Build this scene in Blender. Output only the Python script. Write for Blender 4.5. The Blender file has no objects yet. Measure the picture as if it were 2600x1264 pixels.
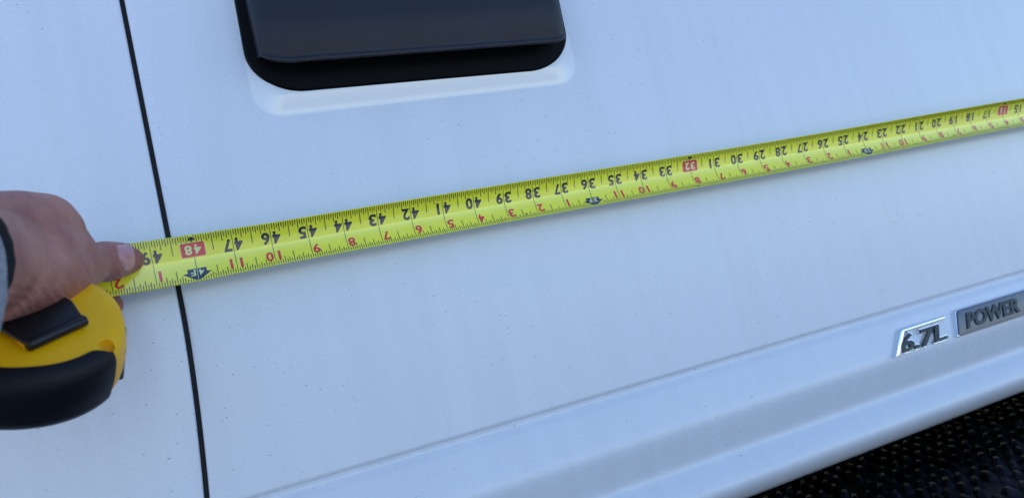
import bpy, bmesh, math, random
from mathutils import Vector, Matrix, noise
from mathutils.bvhtree import BVHTree
random.seed(7)
SC = bpy.context.scene
COL = SC.collection
IN = 0.0254

# ------------------------------------------------------------ camera, sky, sun, exposure
FPX, CX, CY = 1953.5, 1300.0, 632.0          # focal length and centre for a 2600 px wide frame
C0 = Vector((-0.00213, -0.54286, -0.10025))
RT = Vector((0.90690317, -0.34750044, -0.23826473))
DN = Vector((-0.18131769, 0.18857435, -0.96517543))
FW = Vector((0.3803295, 0.91852227, 0.1080107))
cam_d = bpy.data.cameras.new('camera')
cam = bpy.data.objects.new('camera', cam_d); COL.objects.link(cam)
m = Matrix((( RT.x, -DN.x, -FW.x, C0.x), (RT.y, -DN.y, -FW.y, C0.y), (RT.z, -DN.z, -FW.z, C0.z), (0, 0, 0, 1)))
cam.matrix_world = m
cam_d.sensor_width = 36; cam_d.lens = 36 * FPX / 2600
cam_d.clip_start = 0.02; cam_d.clip_end = 2000
cam_d.dof.use_dof = True; cam_d.dof.focus_distance = 0.57; cam_d.dof.aperture_fstop = 9.5
SC.camera = cam

SUN_EL, SUN_ROT = math.radians(48), math.radians(-28)   # rotation clockwise from +Y
w = bpy.data.worlds.new('World'); SC.world = w; w.use_nodes = True
nt = w.node_tree; nt.nodes.clear()
sky = nt.nodes.new('ShaderNodeTexSky'); sky.sky_type = 'NISHITA'; sky.sun_disc = False
sky.sun_elevation = SUN_EL; sky.sun_rotation = SUN_ROT
sky.air_density = 1.0; sky.dust_density = 0.0; sky.ozone_density = 5.0
bg = nt.nodes.new('ShaderNodeBackground'); bg.inputs['Strength'].default_value = 0.12
wo = nt.nodes.new('ShaderNodeOutputWorld')
nt.links.new(sky.outputs[0], bg.inputs[0]); nt.links.new(bg.outputs[0], wo.inputs[0])
sd = bpy.data.lights.new('sun', 'SUN'); sd.energy = 4.0; sd.angle = math.radians(0.5); sd.color = (1, .95, .88)
sun = bpy.data.objects.new('sun', sd); COL.objects.link(sun)
sdir = Vector((math.sin(SUN_ROT) * math.cos(SUN_EL), math.cos(SUN_ROT) * math.cos(SUN_EL), math.sin(SUN_EL)))
sun.rotation_euler = (-sdir).to_track_quat('-Z', 'Y').to_euler()
SC.view_settings.view_transform = 'Standard'; SC.view_settings.look = 'None'
SC.view_settings.exposure = 1.25; SC.view_settings.gamma = 1.0

# ------------------------------------------------------------ helpers
def ray(u, v):
    return (RT * ((u - CX) / FPX) + DN * ((v - CY) / FPX) + FW).normalized()
def at(u, v, Y):
    d = ray(u, v); return C0 + d * ((Y - C0.y) / d.y)
def onplane(u, v, p, n):
    d = ray(u, v); return C0 + d * ((p - C0).dot(n) / d.dot(n))

def obj(name, verts, faces, mat, parent=None, smooth=False, edges=()):
    me = bpy.data.meshes.new(name); me.from_pydata([tuple(v) for v in verts], list(edges), faces); me.update()
    return link(name, me, mat, parent, smooth)
def link(name, me, mat, parent=None, smooth=False):
    if mat: me.materials.append(mat)
    if smooth: me.polygons.foreach_set('use_smooth', [True] * len(me.polygons))
    o = bpy.data.objects.new(name, me); COL.objects.link(o)
    if parent: o.parent = parent
    return o
def from_bm(name, bm, mat, parent=None, smooth=False):
    me = bpy.data.meshes.new(name); bm.normal_update(); bm.to_mesh(me); bm.free()
    return link(name, me, mat, parent, smooth)
def thing(name, label, cat, loc=(0, 0, 0)):
    o = bpy.data.objects.new(name, None); COL.objects.link(o); o.location = loc
    o.empty_display_size = .05
    o['label'] = label; o['category'] = cat
    return o
def adopt(o, p):
    bpy.context.view_layer.update()
    o.parent = p; o.matrix_parent_inverse = p.matrix_world.inverted(); return o
def bevel(o, wd, seg=2, ang=35):
    md = o.modifiers.new('bevel', 'BEVEL'); md.width = wd; md.segments = seg
    md.limit_method = 'ANGLE'; md.angle_limit = math.radians(ang)
    for p in o.data.polygons: p.use_smooth = True
    return o
def box_bm(bm, lo, hi):
    r = bmesh.ops.create_cube(bm, size=1)
    for v in r['verts']:
        v.co = Vector([lo[i] + (v.co[i] + .5) * (hi[i] - lo[i]) for i in range(3)])
def ss(a, b, x):
    t = max(0, min(1, (x - a) / (b - a))); return t * t * (3 - 2 * t)
def catmull(pts, n):
    out = []
    for i in range(len(pts) - 1):
        p0 = pts[max(i - 1, 0)]; p1 = pts[i]; p2 = pts[i + 1]; p3 = pts[min(i + 2, len(pts) - 1)]
        for k in range(n):
            t = k / n
            out.append(tuple(.5 * ((2 * b) + (c - a) * t + (2 * a - 5 * b + 4 * c - d) * t * t + (-a + 3 * b - 3 * c + d) * t ** 3)
                             for a, b, c, d in zip(p0, p1, p2, p3)))
    out.append(tuple(pts[-1])); return out

# ------------------------------------------------------------ materials
def mat(name, base, rough=.5, metal=0, coat=0, coat_rough=.05, spec=.5, sss=0):
    m = bpy.data.materials.new(name); m.use_nodes = True
    b = m.node_tree.nodes['Principled BSDF']
    b.inputs['Base Color'].default_value = (*base, 1); b.inputs['Roughness'].default_value = rough
    b.inputs['Metallic'].default_value = metal; b.inputs['Coat Weight'].default_value = coat
    b.inputs['Coat Roughness'].default_value = coat_rough
    b.inputs['Specular IOR Level'].default_value = spec
    if sss:
        b.inputs['Subsurface Weight'].default_value = sss
        b.inputs['Subsurface Radius'].default_value = (1, .35, .2); b.inputs['Subsurface Scale'].default_value = .004
    return m
def N(m, t, **kw):
    n = m.node_tree.nodes.new(t)
    for k, v in kw.items():
        if k in n.inputs: n.inputs[k].default_value = v
        else: setattr(n, k, v)
    return n
def L(m, a, b): m.node_tree.links.new(a, b)
def P(m): return m.node_tree.nodes['Principled BSDF']
def coords(m, scale=(1, 1, 1), rot=(0, 0, 0)):
    tc = N(m, 'ShaderNodeTexCoord'); mp = N(m, 'ShaderNodeMapping')
    mp.inputs['Scale'].default_value = scale; mp.inputs['Rotation'].default_value = rot
    L(m, tc.outputs['Object'], mp.inputs[0]); return mp.outputs[0]
def math_n(m, op, a, b=None, clamp=False):
    n = N(m, 'ShaderNodeMath', operation=op, use_clamp=clamp)
    for i, x in enumerate((a, b)):
        if x is None: continue
        if isinstance(x, (int, float)): n.inputs[i].default_value = x
        else: L(m, x, n.inputs[i])
    return n.outputs[0]
def noise_bump(m, scale, strength, dist=.001, detail=4, vec=None, target='Normal'):
    nz = N(m, 'ShaderNodeTexNoise'); nz.inputs['Scale'].default_value = scale; nz.inputs['Detail'].default_value = detail
    if vec is None: vec = coords(m)
    L(m, vec, nz.inputs['Vector'])
    bp = N(m, 'ShaderNodeBump'); bp.inputs['Strength'].default_value = strength; bp.inputs['Distance'].default_value = dist
    L(m, nz.outputs['Fac'], bp.inputs['Height']); L(m, bp.outputs[0], P(m).inputs[target])
    return nz
def vary(m, c1, c2, scale, detail=4, lo=.35, hi=.65, vec=None):
    nz = N(m, 'ShaderNodeTexNoise'); nz.inputs['Scale'].default_value = scale; nz.inputs['Detail'].default_value = detail
    L(m, vec if vec is not None else coords(m), nz.inputs['Vector'])
    r = N(m, 'ShaderNodeValToRGB'); r.color_ramp.elements[0].position = lo; r.color_ramp.elements[1].position = hi
    r.color_ramp.elements[0].color = (*c1, 1); r.color_ramp.elements[1].color = (*c2, 1)
    L(m, nz.outputs['Fac'], r.inputs[0]); L(m, r.outputs[0], P(m).inputs['Base Color'])
    return r

# white car paint with fine road dirt: specks, short dashes and vertical wash streaks
PAINT = mat('white_paint', (.8, .8, .8), .38, coat=1, coat_rough=.19)
def paint_nodes():
    m = PAINT
    def specks(scale, stretch, thr, dens, rot=0, seed=0):
        v = coords(m, stretch, (0, rot, 0))
        vo = N(m, 'ShaderNodeTexVoronoi'); vo.inputs['Scale'].default_value = scale
        vo.inputs['Randomness'].default_value = 1
        L(m, v, vo.inputs['Vector'])
        near = math_n(m, 'LESS_THAN', vo.outputs['Distance'], thr * 1.12)
        sep = N(m, 'ShaderNodeSeparateColor'); L(m, vo.outputs['Color'], sep.inputs[0])
        pick = math_n(m, 'LESS_THAN', sep.outputs[seed], dens)
        return math_n(m, 'MULTIPLY', near, pick)
    a = specks(150, (1, .02, 2.2), .085, .11, 0, 0)
    b = specks(60, (1, .02, 3.5), .045, .15, .25, 1)
    c = specks(60, (1, .02, 5.0), .07, .06, -.35, 2)
    tot = math_n(m, 'MAXIMUM', math_n(m, 'MAXIMUM', a, b), c)
    # clumping
    nz = N(m, 'ShaderNodeTexNoise'); nz.inputs['Scale'].default_value = 9; nz.inputs['Detail'].default_value = 3
    L(m, coords(m), nz.inputs['Vector'])
    cl = N(m, 'ShaderNodeMapRange'); cl.inputs['From Min'].default_value = .42; cl.inputs['From Max'].default_value = .6
    L(m, nz.outputs['Fac'], cl.inputs['Value'])
    fac = math_n(m, 'MULTIPLY', math_n(m, 'MULTIPLY', tot, cl.outputs[0]), .82)
    # streaks + faint film of dust
    st = N(m, 'ShaderNodeTexNoise'); st.inputs['Scale'].default_value = 55; st.inputs['Detail'].default_value = 5
    L(m, coords(m, (1, .1, .07)), st.inputs['Vector'])
    ds = N(m, 'ShaderNodeTexNoise'); ds.inputs['Scale'].default_value = 420; ds.inputs['Detail'].default_value = 4
    L(m, coords(m, (1, .1, 1.2)), ds.inputs['Vector'])
    r = N(m, 'ShaderNodeValToRGB'); L(m, st.outputs['Fac'], r.inputs[0])
    r.color_ramp.elements[0].position = .38; r.color_ramp.elements[1].position = .66
    r.color_ramp.elements[0].color = (.745, .765, .83, 1); r.color_ramp.elements[1].color = (.718, .738, .80, 1)
    r2 = N(m, 'ShaderNodeValToRGB'); L(m, ds.outputs['Fac'], r2.inputs[0])
    r2.color_ramp.elements[0].position = .3; r2.color_ramp.elements[1].position = .75
    r2.color_ramp.elements[0].color = (1, 1, 1, 1); r2.color_ramp.elements[1].color = (.93, .93, .93, 1)
    mu = N(m, 'ShaderNodeMix', data_type='RGBA', blend_type='MULTIPLY'); mu.inputs[0].default_value = 1
    L(m, r.outputs[0], mu.inputs[6]); L(m, r2.outputs[0], mu.inputs[7])
    mx = N(m, 'ShaderNodeMix', data_type='RGBA'); L(m, fac, mx.inputs[0])
    L(m, mu.outputs[2], mx.inputs[6]); mx.inputs[7].default_value = (.05, .05, .06, 1)
    L(m, mx.outputs[2], P(m).inputs['Base Color'])
    # dirt dulls the clear coat
    L(m, math_n(m, 'SUBTRACT', .55, math_n(m, 'MULTIPLY', fac, .5)), P(m).inputs['Coat Weight'])
    # orange peel
    noise_bump(m, 260, .05, .0004, 2, target='Coat Normal')
paint_nodes()
SEAL = mat('black_rubber', (.012, .012, .014), .6)
PLAST = mat('black_textured_plastic', (.018, .018, .02), .5, spec=.45)
vary(PLAST, (.003, .0035, .009), (.007, .0075, .017), 14, 6)
noise_bump(PLAST, 1500, .35, .0004, 3)
def add_scuffs(m):
    src = P(m).inputs['Base Color'].links[0].from_socket
    nz = N(m, 'ShaderNodeTexNoise'); nz.inputs['Scale'].default_value = 600; nz.inputs['Detail'].default_value = 2
    L(m, coords(m, (.6, 1, 1)), nz.inputs['Vector'])
    big = N(m, 'ShaderNodeTexNoise'); big.inputs['Scale'].default_value = 22; big.inputs['Detail'].default_value = 2
    L(m, coords(m), big.inputs['Vector'])
    f = math_n(m, 'MULTIPLY', math_n(m, 'GREATER_THAN', nz.outputs['Fac'], .72), math_n(m, 'GREATER_THAN', big.outputs['Fac'], .60))
    mx = N(m, 'ShaderNodeMix', data_type='RGBA'); L(m, math_n(m, 'MULTIPLY', f, .18), mx.inputs[0]); L(m, src, mx.inputs[6])
    mx.inputs[7].default_value = (.35, .35, .36, 1); L(m, mx.outputs[2], P(m).inputs['Base Color'])
add_scuffs(PLAST)
BEZEL = mat('black_bezel_plastic', (.003, .0035, .005), .5, spec=.07)
noise_bump(BEZEL, 1600, .2, .0003, 2)
CHROME = mat('chrome', (.85, .85, .87), .24, metal=1)
DCHROME = mat('dark_satin_metal', (.30, .30, .32), .28, metal=1)
noise_bump(DCHROME, 900, .06, .0002)
GLOSSB = mat('gloss_black', (.01, .01, .012), .25)
LIME = mat('lime_tape_coating', (.74, .74, .02), .42, coat=1, coat_rough=.06)
P(LIME).inputs['Coat IOR'].default_value = 1.68
vary(LIME, (.93, .88, .014), (.96, .92, .02), 40, 5)
noise_bump(LIME, 60, .06, .0006, 3, vec=coords(LIME, (.25, 1, 1)), target='Coat Normal')
INKB = mat('black_ink', (.01, .011, .014), .4, coat=1, coat_rough=.06)
INKN = mat('navy_ink', (.012, .016, .04), .4, coat=1, coat_rough=.06)
INKR = mat('red_ink', (.75, .012, .010), .4, coat=1, coat_rough=.06)
INKY = mat('pale_yellow_print', (.80, .83, .35), .42, coat=1, coat_rough=.06)
for _m in (INKB, INKN, INKR, INKY): P(_m).inputs['Coat IOR'].default_value = 1.68
STEELB = mat('tape_back', (.55, .6, .05), .4)
YEL = mat('yellow_plastic', (.90, .52, .002), .45, spec=.3)
vary(YEL, (.90, .44, .002), (.95, .50, .002), 30, 5)
noise_bump(YEL, 700, .08, .0003)
RUB = mat('black_rubber_grip', (.004, .004, .007), .5, spec=.25)
noise_bump(RUB, 1400, .25, .0003, 3)
CLIPM = mat('black_clip_metal', (.006, .006, .007), .35, spec=.4)
SKIN = mat('skin', (.50, .25, .19), .48, sss=.25)
def skin_nodes():
    m = SKIN
    n1 = N(m, 'ShaderNodeTexNoise'); n1.inputs['Scale'].default_value = 38; n1.inputs['Detail'].default_value = 6
    L(m, coords(m), n1.inputs['Vector'])
    r = N(m, 'ShaderNodeValToRGB'); L(m, n1.outputs['Fac'], r.inputs[0])
    e = r.color_ramp.elements; e[0].position = .32; e[1].position = .68
    e[0].color = (.34, .11, .09, 1); e[1].color = (.56, .25, .19, 1)
    vo = N(m, 'ShaderNodeTexVoronoi'); vo.inputs['Scale'].default_value = 130
    L(m, coords(m), vo.inputs['Vector'])
    sp = N(m, 'ShaderNodeSeparateColor'); L(m, vo.outputs['Color'], sp.inputs[0])
    f = math_n(m, 'MULTIPLY', math_n(m, 'LESS_THAN', vo.outputs['Distance'], .16), math_n(m, 'LESS_THAN', sp.outputs[0], .10))
    mx = N(m, 'ShaderNodeMix', data_type='RGBA'); L(m, math_n(m, 'MULTIPLY', f, .4), mx.inputs[0]); L(m, r.outputs[0], mx.inputs[6])
    mx.inputs[7].default_value = (.16, .06, .04, 1); L(m, mx.outputs[2], P(m).inputs['Base Color'])
    # pores and fine crossing creases
    v2 = N(m, 'ShaderNodeTexVoronoi', feature='DISTANCE_TO_EDGE'); v2.inputs['Scale'].default_value = 620
    L(m, coords(m, (1, 1, 1.6), (0, .5, 0)), v2.inputs['Vector'])
    n3 = N(m, 'ShaderNodeTexNoise'); n3.inputs['Scale'].default_value = 160; n3.inputs['Detail'].default_value = 5
    L(m, coords(m), n3.inputs['Vector'])
    wv = N(m, 'ShaderNodeTexWave'); wv.inputs['Scale'].default_value = 95; wv.inputs['Distortion'].default_value = 5
    wv.inputs['Detail'].default_value = 3; wv.inputs['Detail Scale'].default_value = 1.2
    L(m, coords(m, (1, .4, .25), (0, .3, 0)), wv.inputs['Vector'])
    h = math_n(m, 'ADD', math_n(m, 'ADD', math_n(m, 'MULTIPLY', v2.outputs['Distance'], .8), n3.outputs['Fac']), math_n(m, 'MULTIPLY', wv.outputs['Fac'], .35))
    bp = N(m, 'ShaderNodeBump'); bp.inputs['Strength'].default_value = .85; bp.inputs['Distance'].default_value = .0012
    L(m, h, bp.inputs['Height']); L(m, bp.outputs[0], P(m).inputs['Normal'])
skin_nodes()
NAIL = mat('fingernail', (.58, .27, .25), .3, coat=.6, coat_rough=.15, sss=.2)
vary(NAIL, (.50, .20, .22), (.60, .28, .28), 120, 3)
FLEECE = mat('grey_fleece', (.33, .34, .38), .95, spec=.1)
vary(FLEECE, (.24, .25, .28), (.44, .45, .49), 420, 5)
noise_bump(FLEECE, 700, .9, .0015, 4)
KNIT = mat('black_knit', (.010, .010, .013), .85, spec=.2)
noise_bump(KNIT, 900, .7, .001, 3)
EARTH = mat('dark_gravel_bed', (.035, .033, .032), .8)
vary(EARTH, (.24, .26, .29), (.33, .35, .38), 30, 8)
noise_bump(EARTH, 40, 1, .01, 8)
STONE = mat('wet_dark_stone', (.02, .02, .022), .32, spec=.35)
vary(STONE, (.004, .004, .005), (.06, .056, .055), 17, 3, .48, .72)
noise_bump(STONE, 120, .6, .003, 4)
GLASS = mat('tinted_glass', (.01, .012, .014), .03)
UNDER = mat('underbody', (.02, .02, .02), .8)

# ------------------------------------------------------------ ground
PY = 0.024            # door skin plane; the tape's edges lie at Y = 0
GZ = -0.68
g = bpy.data.meshes.new('ground')
n = 60; vs = []; fs = []
def gl(i): t = i / n * 2 - 1; return 400 * t * abs(t) ** 3 + 1.5 * t
for j in range(n + 1):
    for i in range(n + 1):
        x, y = gl(i) + 1.5, gl(j) + .5
        vs.append((x, y, GZ + .012 * noise.noise(Vector((x * 2, y * 2, 0)))))
for j in range(n):
    for i in range(n):
        a = j * (n + 1) + i; fs.append((a, a + 1, a + n + 2, a + n + 1))
gr = obj('ground', vs, fs, EARTH, smooth=True); gr['kind'] = 'structure'
# ------------------------------------------------------------ truck
truck = thing('pickup_truck', 'white pickup truck side with black door handle and a dark seam between its doors', 'truck', (1.2, 1.0, GZ))
bpy.context.view_layer.update()
def tpart(o):
    return adopt(o, truck)

Z_CR = -0.1655
def profile(z):
    """outward bulge (towards -Y) of the body side at height z, in metres"""
    pts = [(-.2870, -.030), (-.2852, -.018), (-.2815, -.006), (-.2760, .0018), (-.268, .0078), (-.261, .0080), (-.251, .0042), (-.240, -.0012), (-.227, .0022),
           (-.212, .0068), (-.206, .0074), (-.190, .0038), (Z_CR - .0035, -.0018)]
    if z <= Z_CR - .0035:
        if z <= pts[0][0]: return pts[0][1]
        for i in range(len(pts) - 1):
            (z0, b0), (z1, b1) = pts[i], pts[i + 1]
            if z <= z1:
                t = (z - z0) / (z1 - z0)
                bm_ = pts[i - 1] if i > 0 else pts[i]; bp_ = pts[i + 2] if i + 2 < len(pts) else pts[i + 1]
                m0 = (b1 - bm_[1]) / (z1 - bm_[0]) * (z1 - z0); m1 = (bp_[1] - b0) / (bp_[0] - z0) * (z1 - z0)
                return (2*t**3 - 3*t*t + 1) * b0 + (t**3 - 2*t*t + t) * m0 + (-2*t**3 + 3*t*t) * b1 + (t**3 - t*t) * m1
    # door skin above the crease: gentle crown, leaning in towards the roof
    c = -.10 * (z - .02) ** 2 if z > .02 else -.05 * (z - .02) ** 2
    top = c
    step = (1 - ss(Z_CR - .001, Z_CR + .0035, z))
    return top - .0022 * step - .0014 * math.exp(-((z - Z_CR) / .0009) ** 2) - .0006 * math.exp(-((z - Z_CR) / .0006) ** 2)
def rrect(x, z, x0, x1, z0, z1, r):
    cx, cz = (x0 + x1) / 2, (z0 + z1) / 2
    qx, qz = abs(x - cx) - (x1 - x0) / 2 + r, abs(z - cz) - (z1 - z0) / 2 + r
    return math.hypot(max(qx, 0), max(qz, 0)) + min(max(qx, qz), 0) - r
def skin(x, z):
    y = PY - profile(z) + .004 * ((x - .45) / 1.0) ** 2
    d = -rrect(x, z, .0598, .3335, .0975, .285, .022)
    if d > 0:
        y -= .20 * (math.sqrt(min(d, .016) ** 2 + .0014 ** 2) - .0014)
    return y
def seam_x(z):
    return -.0139 - .0075 * max(0, (-.03 - z) / .125) ** 1.6 if z < -.03 else -.0139
def zlist():
    zs = []
    z = -.2870
    while z < .62:
        zs.append(z)
        if z < -.26: z += .0015
        elif z < Z_CR - .006: z += .0035
        elif z < Z_CR + .006: z += .0007
        elif z < .09: z += .01
        elif z < .125: z += .0010
        elif z < .30: z += .0025
        else: z += .02
    return zs
ZS = zlist()
def panel(name, xl, xr, xs, label=None, roll=(1, 1)):
    """body panel from seam function xl(z) to xr(z), edges hemmed inward"""
    rows = []; vs = []; fs = []
    R = .0022
    for z in ZS:
        a, b = xl(z), xr(z); row = []
        def add(x, y): row.append(len(vs)); vs.append((x, y, z))
        if roll[0]:
            add(a, skin(a, z) + .020); 
            for k in range(6):
                t = math.pi / 2 * k / 5; add(a + R * (1 - math.cos(t)), skin(a + R, z) + R * (1 - math.sin(t)))
        for t in xs:
            x = a + R + (b - a - 2 * R) * t
            if roll[0] and t == 0: continue
            if roll[1] and t == 1: continue
            add(x, skin(x, z))
        if roll[1]:
            for k in range(5, -1, -1):
                t = math.pi / 2 * k / 5; add(b - R * (1 - math.cos(t)), skin(b - R, z) + R * (1 - math.sin(t)))
            add(b, skin(b, z) + .020)
        rows.append(row)
    for j in range(len(rows) - 1):
        for i in range(len(rows[0]) - 1):
            fs.append((rows[j][i], rows[j][i + 1], rows[j + 1][i + 1], rows[j + 1][i]))
    o = obj(name, vs, fs, PAINT, smooth=True); tpart(o)
    if label: o['label'] = label
    return o
GAP = .0034
lin = lambda n: [i / n for i in range(n + 1)]
L0 = -.0139 + .0016
def fx():   # dense columns where the handle recess is
    xs = []; x = 0; W = 1.219 - L0
    while x < W:
        xs.append(x / W)
        X = x + L0
        x += .0015 if .035 < X < .08 else (.0015 if .31 < X < .345 else (.004 if .08 <= X <= .31 else .015))
    return xs + [1]
panel('rear_door', lambda z: -1.05, lambda z: seam_x(z) - GAP / 2, lin(60), roll=(0, 1))
fd = panel('front_door', lambda z: seam_x(z) + GAP / 2, lambda z: 1.2195, fx())
# pressing round the handle: paler, glossier paint puts its bright reflection into the colour
HILITE = mat('highlight_white_paint', (.79, .80, .825), .3, coat=1, coat_rough=.05)
fd.data.materials.append(HILITE)
for p_ in fd.data.polygons:
    c_ = p_.center
    if rrect(c_.x, c_.z, .0598, .3335, .0975, .285, .022) < 0: p_.material_index = 1
panel('front_fender', lambda z: 1.2225, lambda z: 2.1, lin(40), roll=(1, 0))
# dark weather seals behind the shut lines
for nm, fxn in (('door_seal', seam_x), ('door_seal', lambda z: 1.221)):
    vs = []; fs = []
    for z in ZS:
        for dx in (-.006, .006):
            vs.append((fxn(z) + dx, skin(fxn(z), z) + .009, z))
    for j in range(len(ZS) - 1): fs.append((2*j, 2*j+1, 2*j+3, 2*j+2))
    tpart(obj(nm, vs, fs, SEAL, smooth=True))
# cab structure behind the skins: floor, far side, roof; windows above the belt line
bm = bmesh.new(); box_bm(bm, (-1.05, .06, -.27), (2.1, 1.95, .60)); o = tpart(from_bm('cab_body', bm, UNDER))
bm = bmesh.new(); box_bm(bm, (-1.0, .10, .603), (1.3, 1.90, 1.05)); o = tpart(from_bm('cab_window', bm, GLASS)); bevel(o, .04, 3)
bm = bmesh.new(); box_bm(bm, (-1.02, .09, 1.053), (1.25, 1.91, 1.12)); o = tpart(from_bm('roof', bm, PAINT)); bevel(o, .03, 3)

# running board under the sill, its top covered with slanted grip lugs
BRD = mat('black_step_plastic', (.006, .006, .008), .5, spec=.25)
noise_bump(BRD, 500, .3, .0006, 4)
vary(BRD, (.002, .002, .003), (.012, .012, .014), 60, 5)
LUG = mat('black_lug_plastic', (.01, .01, .014), .42, spec=.14)
vary(LUG, (.001, .001, .002), (.02, .02, .03), 22, 3, .5, .7)
noise_bump(LUG, 150, .25, .001, 2)
BZ = -.334
bm = bmesh.new(); box_bm(bm, (-.9, -.145, BZ - .045), (1.9, .30, BZ)); rb = tpart(from_bm('running_board', bm, BRD)); bevel(rb, .02, 4)
vs = []; fs = []
lc, ls = math.cos(math.radians(50)), math.sin(math.radians(50))
for ix in range(100):
    for iy in range(26):
        if random.random() < .04: continue
        x = .08 + ix * .0175 + (iy % 2) * .0087 + random.gauss(0, .0006); y = -.118 + iy * .0230 + random.gauss(0, .0005)
        if y > .27: continue
        b0 = len(vs); l = .0115 * random.uniform(.85, 1.1); wd = .0042 * random.uniform(.85, 1.1); h = .0058 * random.uniform(.7, 1.1)
        a_ = random.gauss(0, .09); c_, s_2 = math.cos(math.radians(52) + a_), math.sin(math.radians(52) + a_)
        for (u1, u2, hh) in ((-1, -1, 0), (1, -1, 0), (1, 1, 0), (-1, 1, 0), (-.7, -.45, h), (.7, -.45, h), (.7, .45, h), (-.7, .45, h)):
            du, dv = u1 * l, u2 * wd
            vs.append((x + du * c_ - dv * s_2, y + du * s_2 + dv * c_, BZ + .0003 + hh))
        for f in ((4, 5, 6, 7), (0, 1, 5, 4), (1, 2, 6, 5), (2, 3, 7, 6), (3, 0, 4, 7)): fs.append([b0 + i for i in f])
lug = obj('grip_lugs', vs, fs, LUG, smooth=True); lug['kind'] = 'stuff'; adopt(lug, rb)
# ---- door handle
def prism(name, outline, y0, y1, material, dome=0, bev=.0015, seg=3):
    """outline in (x,z); front at y0 (nearer the viewer), back at y1"""
    bm = bmesh.new()
    vf = [bm.verts.new((x, y0, z)) for x, z in outline]
    f = bm.faces.new(vf)
    r = bmesh.ops.extrude_face_region(bm, geom=[f])
    for v in r['geom']:
        if isinstance(v, bmesh.types.BMVert): v.co.y = y1
    bmesh.ops.recalc_face_normals(bm, faces=bm.faces)
    o = from_bm(name, bm, material)
    if bev: bevel(o, bev, seg)
    return o
def corner(cx, cz, rx, rz, a0, a1, n=10):
    return [(cx + rx * math.cos(math.radians(a0 + (a1 - a0) * k / n)), cz + rz * math.sin(math.radians(a0 + (a1 - a0) * k / n))) for k in range(n + 1)]
bo = (corner(.1005, .1500, .0395, .0355, 180, 270, 14) + corner(.2880, .1460, .0420, .0345, 270, 360, 14) +
      corner(.3010, .245, .034, .03, 0, 90, 8) + corner(.0960, .245, .032, .03, 90, 180, 8))
hb = prism('handle_bezel', bo, PY - .0040, PY + .016, BEZEL, bev=.0020); tpart(hb)
# grip: cross-section (protrusion, z) carried along x, the ends chamfered back
prof = [(.000, .1485), (.017, .1432), (.0222, .1410), (.0240, .1414), (.0244, .1432), (.0240, .1452), (.0244, .1472), (.0256, .1510), (.0275, .158), (.0287, .168), (.0284, .1765), (.0270, .1835), (.0240, .192), (.019, .208), (.010, .224), (0, .232)]
prof = catmull([(h, z - .0125 if z < .18 else z - .003) for h, z in prof], 4)
rnd = lambda t: math.sqrt(max(0, 1 - (1 - min(max(t, 0), 1)) ** 2))
X0, X1 = .0690, .3200
xs = [X0 + .001 * k for k in range(0, 36)] + [X0 + .036 + .006 * k for k in range(0, 31)]
xs = [x for x in xs if x < X1 - .030] + [X1 - .030 + .001 * k for k in range(31)]
vs = []; fs = []
for x in xs:
    l = (x - X0); r = X1 - x
    # left end: blunt side wall, then a chamfer facet, then the flat front
    lf = (.45 + .40 * rnd(l / .010) + .15 * ss(.0, .034, l)) if l > 0 else 0
    rf = (.45 + .55 * rnd(r / .014)) if r > 0 else 0
    k = min(lf, rf)
    lift = .0130 * (1 - rnd(l / .026)) + .0120 * (1 - rnd(r / .018))
    tilt = -.0035 * (x - X0) / (X1 - X0)
    for (h, z) in prof:
        zz = z + tilt + lift * max(0, 1 - (z - .1285) / .06)
        vs.append((x, PY - .0055 - h * k * .85, zz))
np_ = len(prof)
for i in range(len(xs) - 1):
    for j in range(np_ - 1):
        fs.append((i * np_ + j, i * np_ + j + 1, (i + 1) * np_ + j + 1, (i + 1) * np_ + j))
grip = obj('grip', vs, fs, PLAST, smooth=True); adopt(grip, hb)

# ---- badges (raised emblems on the lower door)
def text_bm(s, off=0.0, ext=None, shear=0):
    cu = bpy.data.curves.new('t', 'FONT'); cu.body = s; cu.size = 1; cu.offset = off; cu.shear = shear; cu.resolution_u = 4
    if ext: cu.extrude = ext
    to = bpy.data.objects.new('t', cu); COL.objects.link(to)
    dg = bpy.context.evaluated_depsgraph_get(); dg.update()
    me = bpy.data.meshes.new_from_object(to.evaluated_get(dg))
    bm = bmesh.new(); bm.from_mesh(me)
    bpy.data.objects.remove(to); bpy.data.curves.remove(cu); bpy.data.meshes.remove(me)
    return bm
def fit(bm, x0, x1, y0, y1):
    xs = [v.co.x for v in bm.verts]; ys = [v.co.y for v in bm.verts]
    a, b, c, d = min(xs), max(xs), min(ys), max(ys)
    for v in bm.verts:
        v.co.x = x0 + (v.co.x - a) / (b - a) * (x1 - x0); v.co.y = y0 + (v.co.y - c) / (d - c) * (y1 - y0)
def emblem(name, s, x0, x1, z0, z1, lo, hi, material, off=0, slant=0, parent=None):
    """letters standing between distance lo and hi off the skin"""
    bm = text_bm(s, off, .5)
    zs = [v.co.z for v in bm.verts]; a, b = min(zs), max(zs)
    fit(bm, x0, x1, z0, z1)
    for v in bm.verts:
        x, z, h = v.co.x + slant * (v.co.y - z0), v.co.y, (v.co.z - a) / (b - a)
        v.co = Vector((x, BY(z) - (lo + (hi - lo) * h), z))
    bmesh.ops.recalc_face_normals(bm, faces=bm.faces)
    o = from_bm(name, bm, material)
    if parent: adopt(o, parent)
    return o
def BY(z): return skin(.65, z)
SL = .62
BPLATE = mat('dark_badge_plate', (.16, .16, .18), .38, metal=.8)
BZ0, BZ1 = -.2045, -.1835
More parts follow.
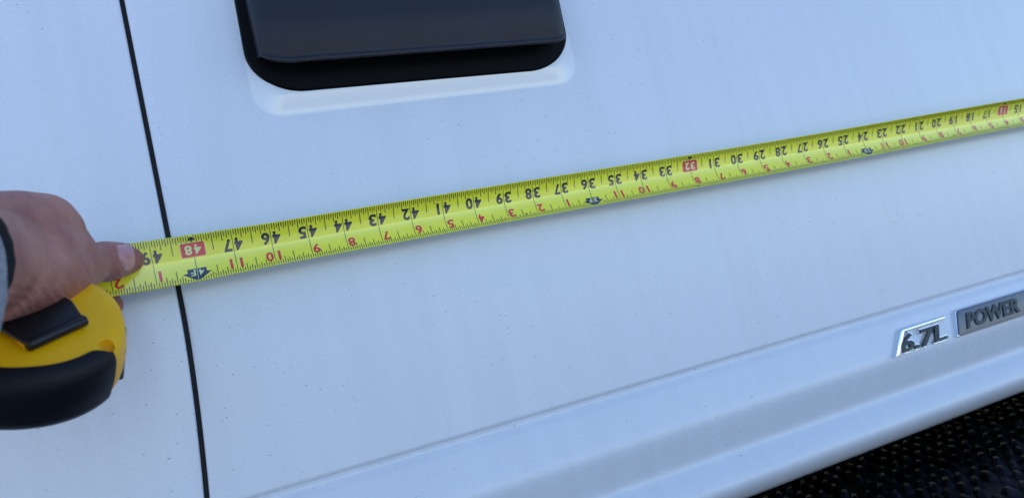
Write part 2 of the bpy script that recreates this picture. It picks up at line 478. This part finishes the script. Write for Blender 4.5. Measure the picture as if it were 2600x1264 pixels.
o67 = [(x - .008, z) for x, z in [(.5862, BZ0 - .0014), (.5935, BZ0 - .0014), (.6118, BZ1 - .0030), (.6680, BZ1 - .0028), (.6700, BZ1 + .0002), (.6085, BZ1 + .0004), (.6045, BZ1 - .0022)]]
bm = bmesh.new()
f = bm.faces.new([bm.verts.new((x, BY(z) - .0045, z)) for x, z in o67])
r = bmesh.ops.extrude_face_region(bm, geom=[f])
for v in r['geom']:
    if isinstance(v, bmesh.types.BMVert): v.co.y = BY(v.co.z) + .002
bmesh.ops.recalc_face_normals(bm, faces=bm.faces)
bd = from_bm('engine_badge', bm, CHROME); bevel(bd, .0009, 2); tpart(bd)
emblem('badge_letter_rim', '6.7L', .5860, .6505, BZ0 - .0012, BZ1 - .0040, -.001, .0030, CHROME, off=.06, slant=SL, parent=bd)
emblem('badge_lettering', '6.7L', .5868, .6497, BZ0 - .0002, BZ1 - .0050, .0030, .0046, GLOSSB, off=.03, slant=SL, parent=bd)
px0, px1 = .6670, .864
oo = [(px0 - .001, BZ0 + .001), (px0, BZ0 - .0010), (px1 - .006, BZ0 - .0010), (px1 + .006, BZ1 + .0012), (px0 + .0135, BZ1 + .0012), (px0 + .0105, BZ1 - .0008)]
bm = bmesh.new()
f = bm.faces.new([bm.verts.new((x, BY(z) - .0048, z)) for x, z in oo])
r = bmesh.ops.extrude_face_region(bm, geom=[f])
for v in r['geom']:
    if isinstance(v, bmesh.types.BMVert): v.co.y = BY(v.co.z) + .002
bmesh.ops.recalc_face_normals(bm, faces=bm.faces)
pb = from_bm('name_badge', bm, BPLATE); bevel(pb, .0016, 4); tpart(pb)
o2 = [(x + (-.0016 if x < .75 else .0016), z + (.0010 if z > -.19 else -.0010)) for x, z in oo]
bm = bmesh.new()
f = bm.faces.new([bm.verts.new((x, BY(z) - .0036, z)) for x, z in o2])
r = bmesh.ops.extrude_face_region(bm, geom=[f])
for v in r['geom']:
    if isinstance(v, bmesh.types.BMVert): v.co.y = BY(v.co.z) + .002
bmesh.ops.recalc_face_normals(bm, faces=bm.faces)
br_ = bevel(from_bm('badge_rim', bm, CHROME), .0009, 3); adopt(br_, pb)
emblem('badge_lettering', 'POWER', .6790, .7590, BZ0 + .0032, BZ1 - .0030, .0040, .0058, GLOSSB, off=.04, slant=SL, parent=pb)

# ------------------------------------------------------------ tape measure
tape = thing('tape_measure', 'yellow and black tape measure with its lime blade pulled out across the white truck door', 'tape measure', (-.077, -.095, -.04))
bpy.context.view_layer.update()
def mpart(o, parent=None):
    p = parent or tape
    return adopt(o, p)
BW = .032
HALF = BW / 2
def half_angle(X):
    s = X / IN
    a = .735
    a *= .25 + .75 * ss(-1.6, 2.6, s)              # pressed flat under the thumb
    return a
def cline(X):
    """offset of the blade's edges from the straight line: slack near the hand and sag along it"""
    y = 0.0; z = 0.0
    if X < .02: y -= .010 * ((.02 - X) / .1) ** 2
    z += .0006 * math.sin(X * 9) - .0006
    y += .0015 * math.sin(X * 5.5 + .4)
    return y, z
def roll_at(X):
    return math.radians(-5 + 4 * ss(.20, .34, X) - 11 * ss(.42, .80, X))
def bpt(X, q, off=0.0):
    """point on the printed side; q = arc distance down from the top edge; off = lift off the surface"""
    a = half_angle(X); R = HALF / a
    t = (q - HALF) / R
    r = R - off
    yy = r * math.cos(t) - R * math.cos(a)      # concave side faces the viewer: middle is deepest
    zz = -r * math.sin(t)
    rr = roll_at(X); cy, cz = cline(X)
    y = yy * math.cos(rr) + zz * math.sin(rr); z = -yy * math.sin(rr) + zz * math.cos(rr)
    return Vector((X, cy + y, cz + z))
xs = []; x = -.078
while x < 48 * IN: xs.append(x); x += .003 if x < .08 else .006
xs.append(48 * IN)
nq = 24; vs = []; fs = []
for X in xs:
    for j in range(nq + 1): vs.append(bpt(X, BW * j / nq))
for i in range(len(xs) - 1):
    for j in range(nq): fs.append((i*(nq+1)+j, (i+1)*(nq+1)+j, (i+1)*(nq+1)+j+1, i*(nq+1)+j+1))
blade = obj('blade', vs, fs, LIME, smooth=True)
blade.data.materials.append(STEELB)
sm = blade.modifiers.new('thickness', 'SOLIDIFY'); sm.thickness = .00035; sm.offset = -1 ; sm.material_offset = 1; sm.material_offset_rim = 1
mpart(blade)
# which way do the faces point? the printed side must face -Y
if blade.data.polygons[len(fs)//2].normal.y > 0: blade.data.flip_normals()
LIFT = .00012
def X_of(inch): return (48 - inch) * IN
vs = []; fs = []
def strip(X, q0, q1, wd):
    n = max(2, int((q1 - q0) / .0016)); b0 = len(vs)
    for k in range(n + 1):
        q = q0 + (q1 - q0) * k / n
        for d in (-wd / 2, wd / 2): vs.append(bpt(X + d, q, LIFT))
    for k in range(n): fs.append((b0+2*k, b0+2*k+1, b0+2*k+3, b0+2*k+2))
first16 = int(1.5 * 16); last16 = int(51.0 * 16)
for k in range(first16, last16 + 1):
    X = X_of(k / 16)
    if X < -.078: continue
    k16 = k % 16
    if k16 == 0:
        nI = k // 16
        if nI in (16, 32, 48):
            strip(X, .0154, .0235 if nI == 48 else .0300, .00042)
        elif nI % 12 == 0: strip(X, .0002, .0235, .00040)
        else: strip(X, .0002, BW - .0002, .00040)
        continue
    if k16 == 8: lt, lb = .0124, .0092
    elif k16 % 4 == 0: lt, lb = .0072, .0064
    elif k16 % 2 == 0: lt, lb = .0057, .0050
    else: lt, lb = .0044, .0037
    near = lambda lst: any(abs(k / 16 - q) < r_ for q, r_ in lst)
    if not near([(16, .05), (32, .05), (48, .05)]): strip(X, .0002, lt, .00052)
    if near([(12, .28), (24, .28), (36, .28), (48, .28)]): lb = .0026 if not near([(12, .1), (24, .1), (36, .1), (48, .1)]) else .0012
    strip(X, BW - lb, BW - .0002, .00052)
o = obj('tick_marks', vs, fs, INKB); o['kind'] = 'stuff'; o['label'] = 'fine black inch and sixteenth marks along both edges of the blade'
mpart(o, blade)
def lay(name, bm, X, qc, material, lift=LIFT):
    """bm holds flat print in (x right, y up as read); it is laid upside down on the blade, centred at X, qc"""
    for v in bm.verts: v.co = Vector((-v.co.x, -v.co.y, 0))     # rotated half a turn
    ys = [v.co.y for v in bm.verts]; a, b = min(ys), max(ys)
    y = a + .0011
    while y < b - .0003:
        g_ = bm.verts[:] + bm.edges[:] + bm.faces[:]
        bmesh.ops.bisect_plane(bm, geom=g_, plane_co=(0, y, 0), plane_no=(0, 1, 0)); y += .0011
    for v in bm.verts: v.co = bpt(X + v.co.x, qc - v.co.y, lift)
    bmesh.ops.recalc_face_normals(bm, faces=bm.faces)
    return mpart(from_bm(name, bm, material), blade)
glyphs = {}
def glyph(ch, wd, ht, bold=.03):
    key = (ch, bold)
    if key not in glyphs:
        bm = text_bm(ch, bold); me = bpy.data.meshes.new('g'); bm.to_mesh(me); bm.free(); glyphs[key] = me
    bm = bmesh.new(); bm.from_mesh(glyphs[key])
    if ch == '1': wd *= .36
    fit(bm, -wd / 2, wd / 2, -ht / 2, ht / 2); return bm
def shift(bm, dx, dy=0):
    for v in bm.verts: v.co.x += dx; v.co.y += dy
    return bm
def join(bms):
    out = bmesh.new()
    for b in bms:
        me = bpy.data.meshes.new('j'); b.to_mesh(me); b.free(); out.from_mesh(me); bpy.data.meshes.remove(me)
    return out
def poly(pts):
    bm = bmesh.new(); bm.faces.new([bm.verts.new((x, y, 0)) for x, y in pts]); bmesh.ops.triangulate(bm, faces=bm.faces[:]); return bm
def rbox(wd, ht, r):
    pts = []
    for cx, cy, a0 in ((wd/2-r, ht/2-r, 0), (-wd/2+r, ht/2-r, 90), (-wd/2+r, -ht/2+r, 180), (wd/2-r, -ht/2+r, 270)):
        for k in range(5):
            t = math.radians(a0 + 90 * k / 4); pts.append((cx + r * math.cos(t), cy + r * math.sin(t)))
    return poly(pts)
QB, QR = .0112, .0243       # rows of black and red figures
for nI in range(1, 51):
    X = X_of(nI); s = str(nI)
    if nI in (16, 32, 48):
        lay('number_box_edge', rbox(.0156, .0100, .0012), X, .0102, INKY, LIFT)
        lay('number_box', rbox(.0150, .0094, .0010), X, .0102, INKR, LIFT * 1.7)
        lay('number', join([shift(glyph(s[0], .0045, .0064, .03), -.0029), shift(glyph(s[1], .0045, .0064, .03), .0029)]), X, .0102, INKY, LIFT * 2.5)
        lay('marker_arrow', join([poly([(-.0027, -.0002), (.0027, -.0002), (0, -.0030)]), poly([(-.0005, .0018), (.0005, .0018), (.0004, -.0006), (-.0004, -.0006)])]), X, .0040, INKB)
        if nI != 48:
            lay('marker_arrow', poly([(-.0015, 0), (.0015, 0), (0, .0020)]), X, .0300, INKN)
    elif len(s) == 2:
        lay('number', join([shift(glyph(s[0], .0055, .0088, .035), -.0037), shift(glyph(s[1], .0055, .0088, .035), .0037)]), X, QB, INKB)
    else:
        lay('number', shift(glyph(s, .0055, .0088, .035), -.0034), X, QB, INKB)
    ft = nI % 12
    if ft == 0:
        pts = [(-.0060, -.0042), (.0060, -.0042), (.0060, -.0016), (.0092, -.0012), (0, .0044), (-.0092, -.0012), (-.0060, -.0016)]
        lay('foot_arrow', poly(pts), X, .0272, INKN)
        lay('number', join([shift(glyph(str(nI // 12), .0034, .0042, .015), -.0026, -.0014), shift(glyph('F', .0030, .0042, .015), .0026, -.0014), poly([(-.00014, -.0042), (.00014, -.0042), (.00014, .0042), (-.00014, .0042)])]), X, .0272, INKY, LIFT * 1.8)
    elif nI > 12:
        f_ = str(ft)
        if len(f_) == 2:
            lay('foot_number', join([shift(glyph(f_[0], .0050, .0070, .03), -.0033), shift(glyph(f_[1], .0050, .0070, .03), .0033)]), X, QR, INKR)
        else:
            lay('foot_number', shift(glyph(f_, .0050, .0070, .03), -.0036 if f_ != '1' else -.0030), X, QR, INKR)
for q in (19.2, 38.4):
    lay('stud_diamond', poly([(-.0010, 0), (0, -.0010), (.0010, 0), (0, .0010)]), X_of(q), .0275, INKB, LIFT * 1.6)
# hook at the zero end
bm = bmesh.new(); box_bm(bm, (48*IN - .018, .0035, -.012), (48*IN + .001, .0047, .010)); box_bm(bm, (48*IN + .0002, -.001, -.014), (48*IN + .0014, .022, .012))
mpart(bevel(from_bm('end_hook', bm, CHROME), .0003, 1))

# ---- the case: frame = (r: right, e: towards door/up, a: axis of the reel, towards the viewer/up)
D_CASE = .452
v_ = ray(74, 814)
up = (-DN) - v_ * (-DN).dot(v_); up.normalize()
AX = (.78 * up - .6258 * v_).normalized(); EE = (.6258 * up + .78 * v_).normalized(); RR = AX.cross(EE) * -1
if RR.dot(RT) < 0: RR = -RR
CC = C0 + v_ * D_CASE
T2 = .0168
def outline(th):
    c, s = math.cos(th), math.sin(th)
    rx = .0435; ry = .0440
    n_ = 2.15 if s < 0 else 2.6
    k = (abs(c / rx) ** n_ + abs(s / ry) ** n_) ** (-1 / n_)
    return k * c, k * s
def casept(th, s, off=0.0):
    """s: 0 centre of the front face .. 1 face edge, 1..2 front shoulder, 2..3 rim, 3..4 back shoulder, 4..5 back face"""
    ox, oe = outline(th); k = math.hypot(ox, oe); ux, ue = ox / k, oe / k
    rs = .0095
    if s <= 1: rad = (k - rs) * s; h = T2 + off + .0016 * (1 - s * s); 
    elif s <= 2:
        t = (s - 1) * math.pi / 2; rad = k - rs + (rs + off) * math.sin(t); h = T2 - rs + (rs + off) * math.cos(t)
    elif s <= 3: rad = k + off + .0006 * math.sin((s - 2) * math.pi); h = (T2 - rs) * (1 - 2 * (s - 2))
    elif s <= 4:
        t = (s - 3) * math.pi / 2; rad = k - rs + (rs + off) * math.cos(t); h = -(T2 - rs) - (rs + off) * math.sin(t)
    else: rad = (k - rs) * (5 - s); h = -T2 - off
    return CC + RR * (rad * ux) + EE * (rad * ue) + AX * (h - T2)
NT = 120
ss_ = [0.02, .25, .5, .7, .85, 1, 1.15, 1.3, 1.45, 1.6, 1.75, 1.9, 2, 2.25, 2.5, 2.75, 3, 3.2, 3.4, 3.6, 3.8, 4, 4.5, 4.98]
vs = [casept(2 * math.pi * i / NT, s) for s in ss_ for i in range(NT)]; fs = []
for j in range(len(ss_) - 1):
    for i in range(NT): fs.append((j*NT+i, j*NT+(i+1) % NT, (j+1)*NT+(i+1) % NT, (j+1)*NT+i))
fs.append(list(range(NT))); fs.append([len(ss_)*NT - 1 - i for i in range(NT)])
case = obj('case', vs, fs, YEL, smooth=True); mpart(case)
bm = bmesh.new(); bm.from_mesh(case.data); bmesh.ops.recalc_face_normals(bm, faces=bm.faces); bm.to_mesh(case.data); bm.free()
# rubber overmould round the lower half
def grip_mesh():
    vs = []; fs = []; th0, th1 = math.radians(-197), math.radians(-34); n1, n2 = 90, 34
    for i in range(n1 + 1):
        t = i / n1; th = th0 + (th1 - th0) * t
        edge = min(t, 1 - t) * (th1 - th0)
        s0 = 1.10 + .40 * (1 - ss(0, .28, edge)) ** 2 + .05 * math.cos(th * 2)
        for j in range(n2 + 1):
            s = s0 + (3.9 - s0) * j / n2
            th2 = th + (.10 * ss(1.2, 3.2, s) * (-1 if t > .5 else 1)) * ss(.35, .5, abs(t - .5))
            vs.append(casept(th2, s, .0016))
    for i in range(n1):
        for j in range(n2): a = i*(n2+1)+j; fs.append((a, a+1, a+n2+2, a+n2+1))
    return vs, fs
gv, gf = grip_mesh()
grp = obj('rubber_grip', gv, gf, RUB, smooth=True)
bm = bmesh.new(); bm.from_mesh(grp.data); bmesh.ops.recalc_face_normals(bm, faces=bm.faces)
cc = sum((f.normal.dot((f.calc_center_median() - (CC - AX * T2))) for f in bm.faces))
if cc < 0: bmesh.ops.reverse_faces(bm, faces=bm.faces)
bm.to_mesh(grp.data); bm.free()
s_ = grp.modifiers.new('thickness', 'SOLIDIFY'); s_.thickness = .0024; s_.offset = -1
b_ = grp.modifiers.new('bevel', 'BEVEL'); b_.width = .0006; b_.segments = 2; b_.limit_method = 'ANGLE'; b_.angle_limit = math.radians(50)
mpart(grp)
# hole in the shell; a black disc at its bottom paints in the shade
def disc(name, center, nrm, r, h, material, seg=24, bev=0):
    bm = bmesh.new(); bmesh.ops.create_cone(bm, cap_ends=True, segments=seg, radius1=r, radius2=r, depth=h)
    q = nrm.to_track_quat('Z', 'Y'); M = Matrix.Translation(center) @ q.to_matrix().to_4x4()
    bmesh.ops.transform(bm, matrix=M, verts=bm.verts); o = from_bm(name, bm, material)
    if bev: bevel(o, bev, 2)
    return o
cb = BVHTree.FromPolygons([v.co for v in case.data.vertices], [p_.vertices for p_ in case.data.polygons])
hp, nh, _, _ = cb.ray_cast(C0, ray(273, 876))
nh = (nh + AX * .5).normalized()
# cut the hole
cut = disc('cutter', hp, nh, .0036, .018, None)
bmd = case.modifiers.new('hole', 'BOOLEAN'); bmd.operation = 'DIFFERENCE'; bmd.object = cut; bmd.solver = 'EXACT'
bpy.context.view_layer.update(); dg = bpy.context.evaluated_depsgraph_get()
nm = bpy.data.meshes.new_from_object(case.evaluated_get(dg)); case.modifiers.clear(); case.data = nm
bpy.data.objects.remove(cut)
for p_ in case.data.polygons: p_.use_smooth = True
wn = case.modifiers.new('normals', 'WEIGHTED_NORMAL')
hole_shade = mpart(disc('hole_shade', hp - nh * .0085, nh, .0036, .002, CLIPM, bev=.0004), case)
# belt clip: sprung black plate over the face with a hemmed lip
def fp(u, v, h): return onplane(u, v, CC + AX * h, AX)
HC = .0060
corners = [fp(74, 876, HC), fp(216, 810, HC), fp(184, 762, HC + .001), fp(60, 690, HC), fp(-60, 730, HC), fp(-70, 790, HC)]
bm = bmesh.new(); vf = [bm.verts.new(c) for c in corners]; f = bm.faces.new(vf)
r = bmesh.ops.extrude_face_region(bm, geom=[f])
for v in r['geom']:
    if isinstance(v, bmesh.types.BMVert): v.co -= AX * .0022
bmesh.ops.recalc_face_normals(bm, faces=bm.faces)
clip = mpart(bevel(from_bm('belt_clip', bm, CLIPM), .0009, 3))
a_, b2 = fp(70, 878, HC - .0018), fp(216, 812, HC - .0018)
dirv = (b2 - a_); ln = dirv.length
bm = bmesh.new(); bmesh.ops.create_cone(bm, cap_ends=True, segments=20, radius1=.0030, radius2=.0030, depth=ln)
bmesh.ops.transform(bm, matrix=Matrix.Translation((a_ + b2) / 2) @ dirv.to_track_quat('Z', 'Y').to_matrix().to_4x4(), verts=bm.verts)
mpart(bevel(from_bm('rolled_edge', bm, CLIPM), .0006, 2), clip)
# raised yellow rib the clip is seated against
a_, b2 = fp(-20, 796, .0016), fp(69, 880, .0016); dirv = b2 - a_
bm = bmesh.new(); bmesh.ops.create_cone(bm, cap_ends=True, segments=12, radius1=.0016, radius2=.0016, depth=dirv.length)
bmesh.ops.transform(bm, matrix=Matrix.Translation((a_ + b2) / 2) @ dirv.to_track_quat('Z', 'Y').to_matrix().to_4x4(), verts=bm.verts)
mpart(from_bm('clip_rib', bm, YEL, smooth=True))
# lock lever on the nose and the black mouth where the blade leaves the case
def local_box(name, r0, r1, e0, e1, h0, h1, material, bev_=.0012, rot=0):
    bm = bmesh.new(); bmesh.ops.create_cube(bm, size=1)
    for v in bm.verts:
        R_ = r0 + (v.co.x + .5) * (r1 - r0); E_ = e0 + (v.co.y + .5) * (e1 - e0); H_ = h0 + (v.co.z + .5) * (h1 - h0)
        if rot:
            cr, ce = (r0 + r1) / 2, (e0 + e1) / 2; dR, dE = R_ - cr, E_ - ce
            R_ = cr + dR * math.cos(rot) - dE * math.sin(rot); E_ = ce + dR * math.sin(rot) + dE * math.cos(rot)
        v.co = CC + RR * R_ + EE * E_ + AX * H_
    bmesh.ops.recalc_face_normals(bm, faces=bm.faces)
    return mpart(bevel(from_bm(name, bm, material), bev_, 2))
local_box('lock_lever', .0385, .0438, -.013, .008, -.033, -.012, GLOSSB, .0014, rot=-.10)
local_box('blade_mouth', .014, .030, .024, .042, -.034, -.008, GLOSSB, .002)

# ------------------------------------------------------------ person's hand (left hand, reaching in from the left)
person = thing('person', 'hand in a grey sleeve holding the yellow tape measure, thumb pressed on its blade', 'person', (-.16, -.2, -.03))
bpy.context.view_layer.update()
def ppart(o):
    return adopt(o, person)
def capsule(bm, p0, r0, p1, r1):
    t = bmesh.new()
    for p, r_ in ((p0, r0), (p1, r1)):
        for k in range(14):
            ph = math.pi * (k + .5) / 14
            for i in range(24):
                th = 2 * math.pi * i / 24
                t.verts.new(p + Vector((math.sin(ph) * math.cos(th), math.sin(ph) * math.sin(th), math.cos(ph))) * r_)
    r = bmesh.ops.convex_hull(t, input=t.verts[:])
    loose = [v for v in t.verts if not v.link_faces]
    bmesh.ops.delete(t, geom=loose, context='VERTS')
    bmesh.ops.recalc_face_normals(t, faces=t.faces)
    me = bpy.data.meshes.new('c'); t.to_mesh(me); t.free(); bm.from_mesh(me); bpy.data.meshes.remove(me)
def chain(bm, pts):
    for (p0, r0), (p1, r1) in zip(pts, pts[1:]): capsule(bm, p0, r0, p1, r1)
hb_ = bmesh.new()
A = at
# thumb: tip, ball, joint, root, wrist
chain(hb_, [(A(331, 660, -.0125), .0082), (A(300, 660, -.0165), .0113), (A(266, 664, -.026), .0126), (A(235, 668, -.036), .0116), (A(190, 682, -.058), .0138), (A(140, 690, -.078), .0180), (A(60, 690, -.098), .0225), (A(-30, 690, -.118), .0250)])
# ball of the thumb along the lower edge
chain(hb_, [(A(175, 705, -.072), .0125), (A(120, 714, -.085), .0160), (A(50, 716, -.10), .0175), (A(-20, 706, -.115), .020)])
# back of the hand to the first knuckle
chain(hb_, [(A(-40, 620, -.105), .026), (A(50, 588, -.088), .0215), (A(112, 572, -.074), .0175), (A(135, 590, -.066), .0165)])
chain(hb_, [(A(60, 650, -.09), .024), (A(130, 640, -.072), .0185), (A(178, 640, -.06), .0140)])
chain(hb_, [(A(-40, 660, -.11), .026), (A(60, 640, -.085), .024)])
# index finger: goes down behind the blade towards the case
chain(hb_, [(A(135, 590, -.066), .0150), (A(180, 622, -.050), .0118), (A(195, 660, -.022), .0088), (A(225, 720, .006), .0078), (A(262, 752, .0125), .0076), (A(284, 775, .0125), .0072)])
# middle, ring and little fingers wrap round the case out of sight
chain(hb_, [(A(60, 600, -.075), .0150), (A(100, 640, -.04), .0105), (A(120, 700, -.004), .0088), (A(170, 800, .009), .0080), (A(215, 850, .010), .0072)])
chain(hb_, [(A(10, 610, -.080), .0150), (A(30, 660, -.045), .0100), (A(50, 740, -.004), .0086), (A(90, 850, .009), .0078), (A(125, 900, .010), .0070)])
chain(hb_, [(A(-50, 620, -.085), .0150), (A(-50, 680, -.045), .0095), (A(-30, 770, -.004), .0080), (A(5, 880, .009), .0072), (A(30, 930, .010), .0064)])
# wrist and forearm
chain(hb_, [(A(-30, 660, -.112), .0270), (A(-140, 680, -.165), .0255), (A(-420, 800, -.24), .032), (A(-900, 1000, -.32), .038)])
hm = bpy.data.meshes.new('hand'); hb_.to_mesh(hm); hb_.free()
ho = bpy.data.objects.new('hand', hm); COL.objects.link(ho)
rm = ho.modifiers.new('r', 'REMESH'); rm.mode = 'VOXEL'; rm.voxel_size = .0011; rm.use_smooth_shade = True
sm_ = ho.modifiers.new('s', 'SMOOTH'); sm_.factor = .5; sm_.iterations = 14
bpy.context.view_layer.update(); dg = bpy.context.evaluated_depsgraph_get()
me2 = bpy.data.meshes.new_from_object(ho.evaluated_get(dg)); bpy.data.objects.remove(ho)
for p_ in me2.polygons: p_.use_smooth = True
hand = link('hand', me2, SKIN); ppart(hand)
# thumbnail: a curved plate lying on the thumb, outlined by rays onto its skin
bvh = BVHTree.FromPolygons([v.co for v in me2.vertices], [p_.vertices for p_ in me2.polygons])
def hit(u, v):
    loc, nor, _, _ = bvh.ray_cast(C0, ray(u, v)); return loc, nor
NU, NV = 16, 16; vs = []; fs = []
for i in range(NU + 1):
    for j in range(NV + 1):
        a = i / NU; b = j / NV * 2 - 1
        # cuticle on the left (curved), free edge on the right
        vy = 655 + 35 * b - 3 * a
        ul = 301 + 12 * b + 4 * (b * b) ; ur = 343 - 14 * abs(b) ** 2.4 + 2 * b
        u = ul + (ur - ul) * a
        loc, nor = hit(u, vy)
        if loc is None: loc, nor = A(u, vy, -.02), -FW
        rim = min(1, min(a * 7, (1 - a) * 7 + .4, (1 - abs(b)) * 6))
        vs.append(loc + nor * (-.0003 + .0009 * rim) - ray(u, vy) * 0)
for i in range(NU):
    for j in range(NV): q = i * (NV + 1) + j; fs.append((q, q + NV + 1, q + NV + 2, q + 1))
nail = obj('thumbnail', vs, fs, NAIL, smooth=True)
if sum(p_.normal.dot(FW) for p_ in nail.data.polygons) > 0: nail.data.flip_normals()
ppart(nail)
# sleeve and black cuff
def tube(name, cs, material, seg=48, thick=.003, rib=0):
    vs = []; fs = []
    for k, (c, r, ax) in enumerate(cs):
        ax = ax.normalized(); u_ = ax.cross(Vector((0, 0, 1))).normalized(); w_ = ax.cross(u_).normalized()
        for i in range(seg):
            t = 2 * math.pi * i / seg
            rr = r * (1 + rib * math.sin(t * seg / 4)) + .0006 * noise.noise(Vector((math.cos(t) * 3, math.sin(t) * 3, k * .7)))
            vs.append(c + u_ * rr * math.cos(t) + w_ * rr * math.sin(t))
    for k in range(len(cs) - 1):
        for i in range(seg): fs.append((k*seg+i, k*seg+(i+1) % seg, (k+1)*seg+(i+1) % seg, (k+1)*seg+i))
    o = obj(name, vs, fs, material, smooth=True)
    bm = bmesh.new(); bm.from_mesh(o.data); bmesh.ops.recalc_face_normals(bm, faces=bm.faces); bm.to_mesh(o.data); bm.free()
    s = o.modifiers.new('thickness', 'SOLIDIFY'); s.thickness = thick; s.offset = 0
    sb = o.modifiers.new('soft', 'SUBSURF'); sb.levels = 1; sb.render_levels = 1
    return ppart(o)
P0, P1, P2 = A(-217, 664, -.183), A(-420, 800, -.240), A(-900, 1000, -.32)
d0 = (P0 - P1).normalized(); d0 = (d0 + Vector((.25, .25, .0))).normalized()
cuff = [(P0 + d0 * .0125, .0292, d0), (P0 + d0 * .0115, .0306, d0), (P0, .0305, d0), (P0 - d0 * .010, .0305, d0), (P0 - d0 * .02, .031, d0)]
tube('cuff', cuff, KNIT, 96, .003, .008)
d1 = (P0 - P1).normalized()
sl = [(P0 + d0 * .0005, .0318, d0), (P0 - d0 * .002, .0332, d0), (P0 - d0 * .015, .0350, d0), (P0.lerp(P1, .4), .038, d1), (P1, .043, d1), (P2, .052, d1)]
tube('sleeve', sl, FLEECE, 64, .003)

bpy.context.view_layer.update()
for me in list(bpy.data.meshes):
    if me.users == 0: bpy.data.meshes.remove(me)
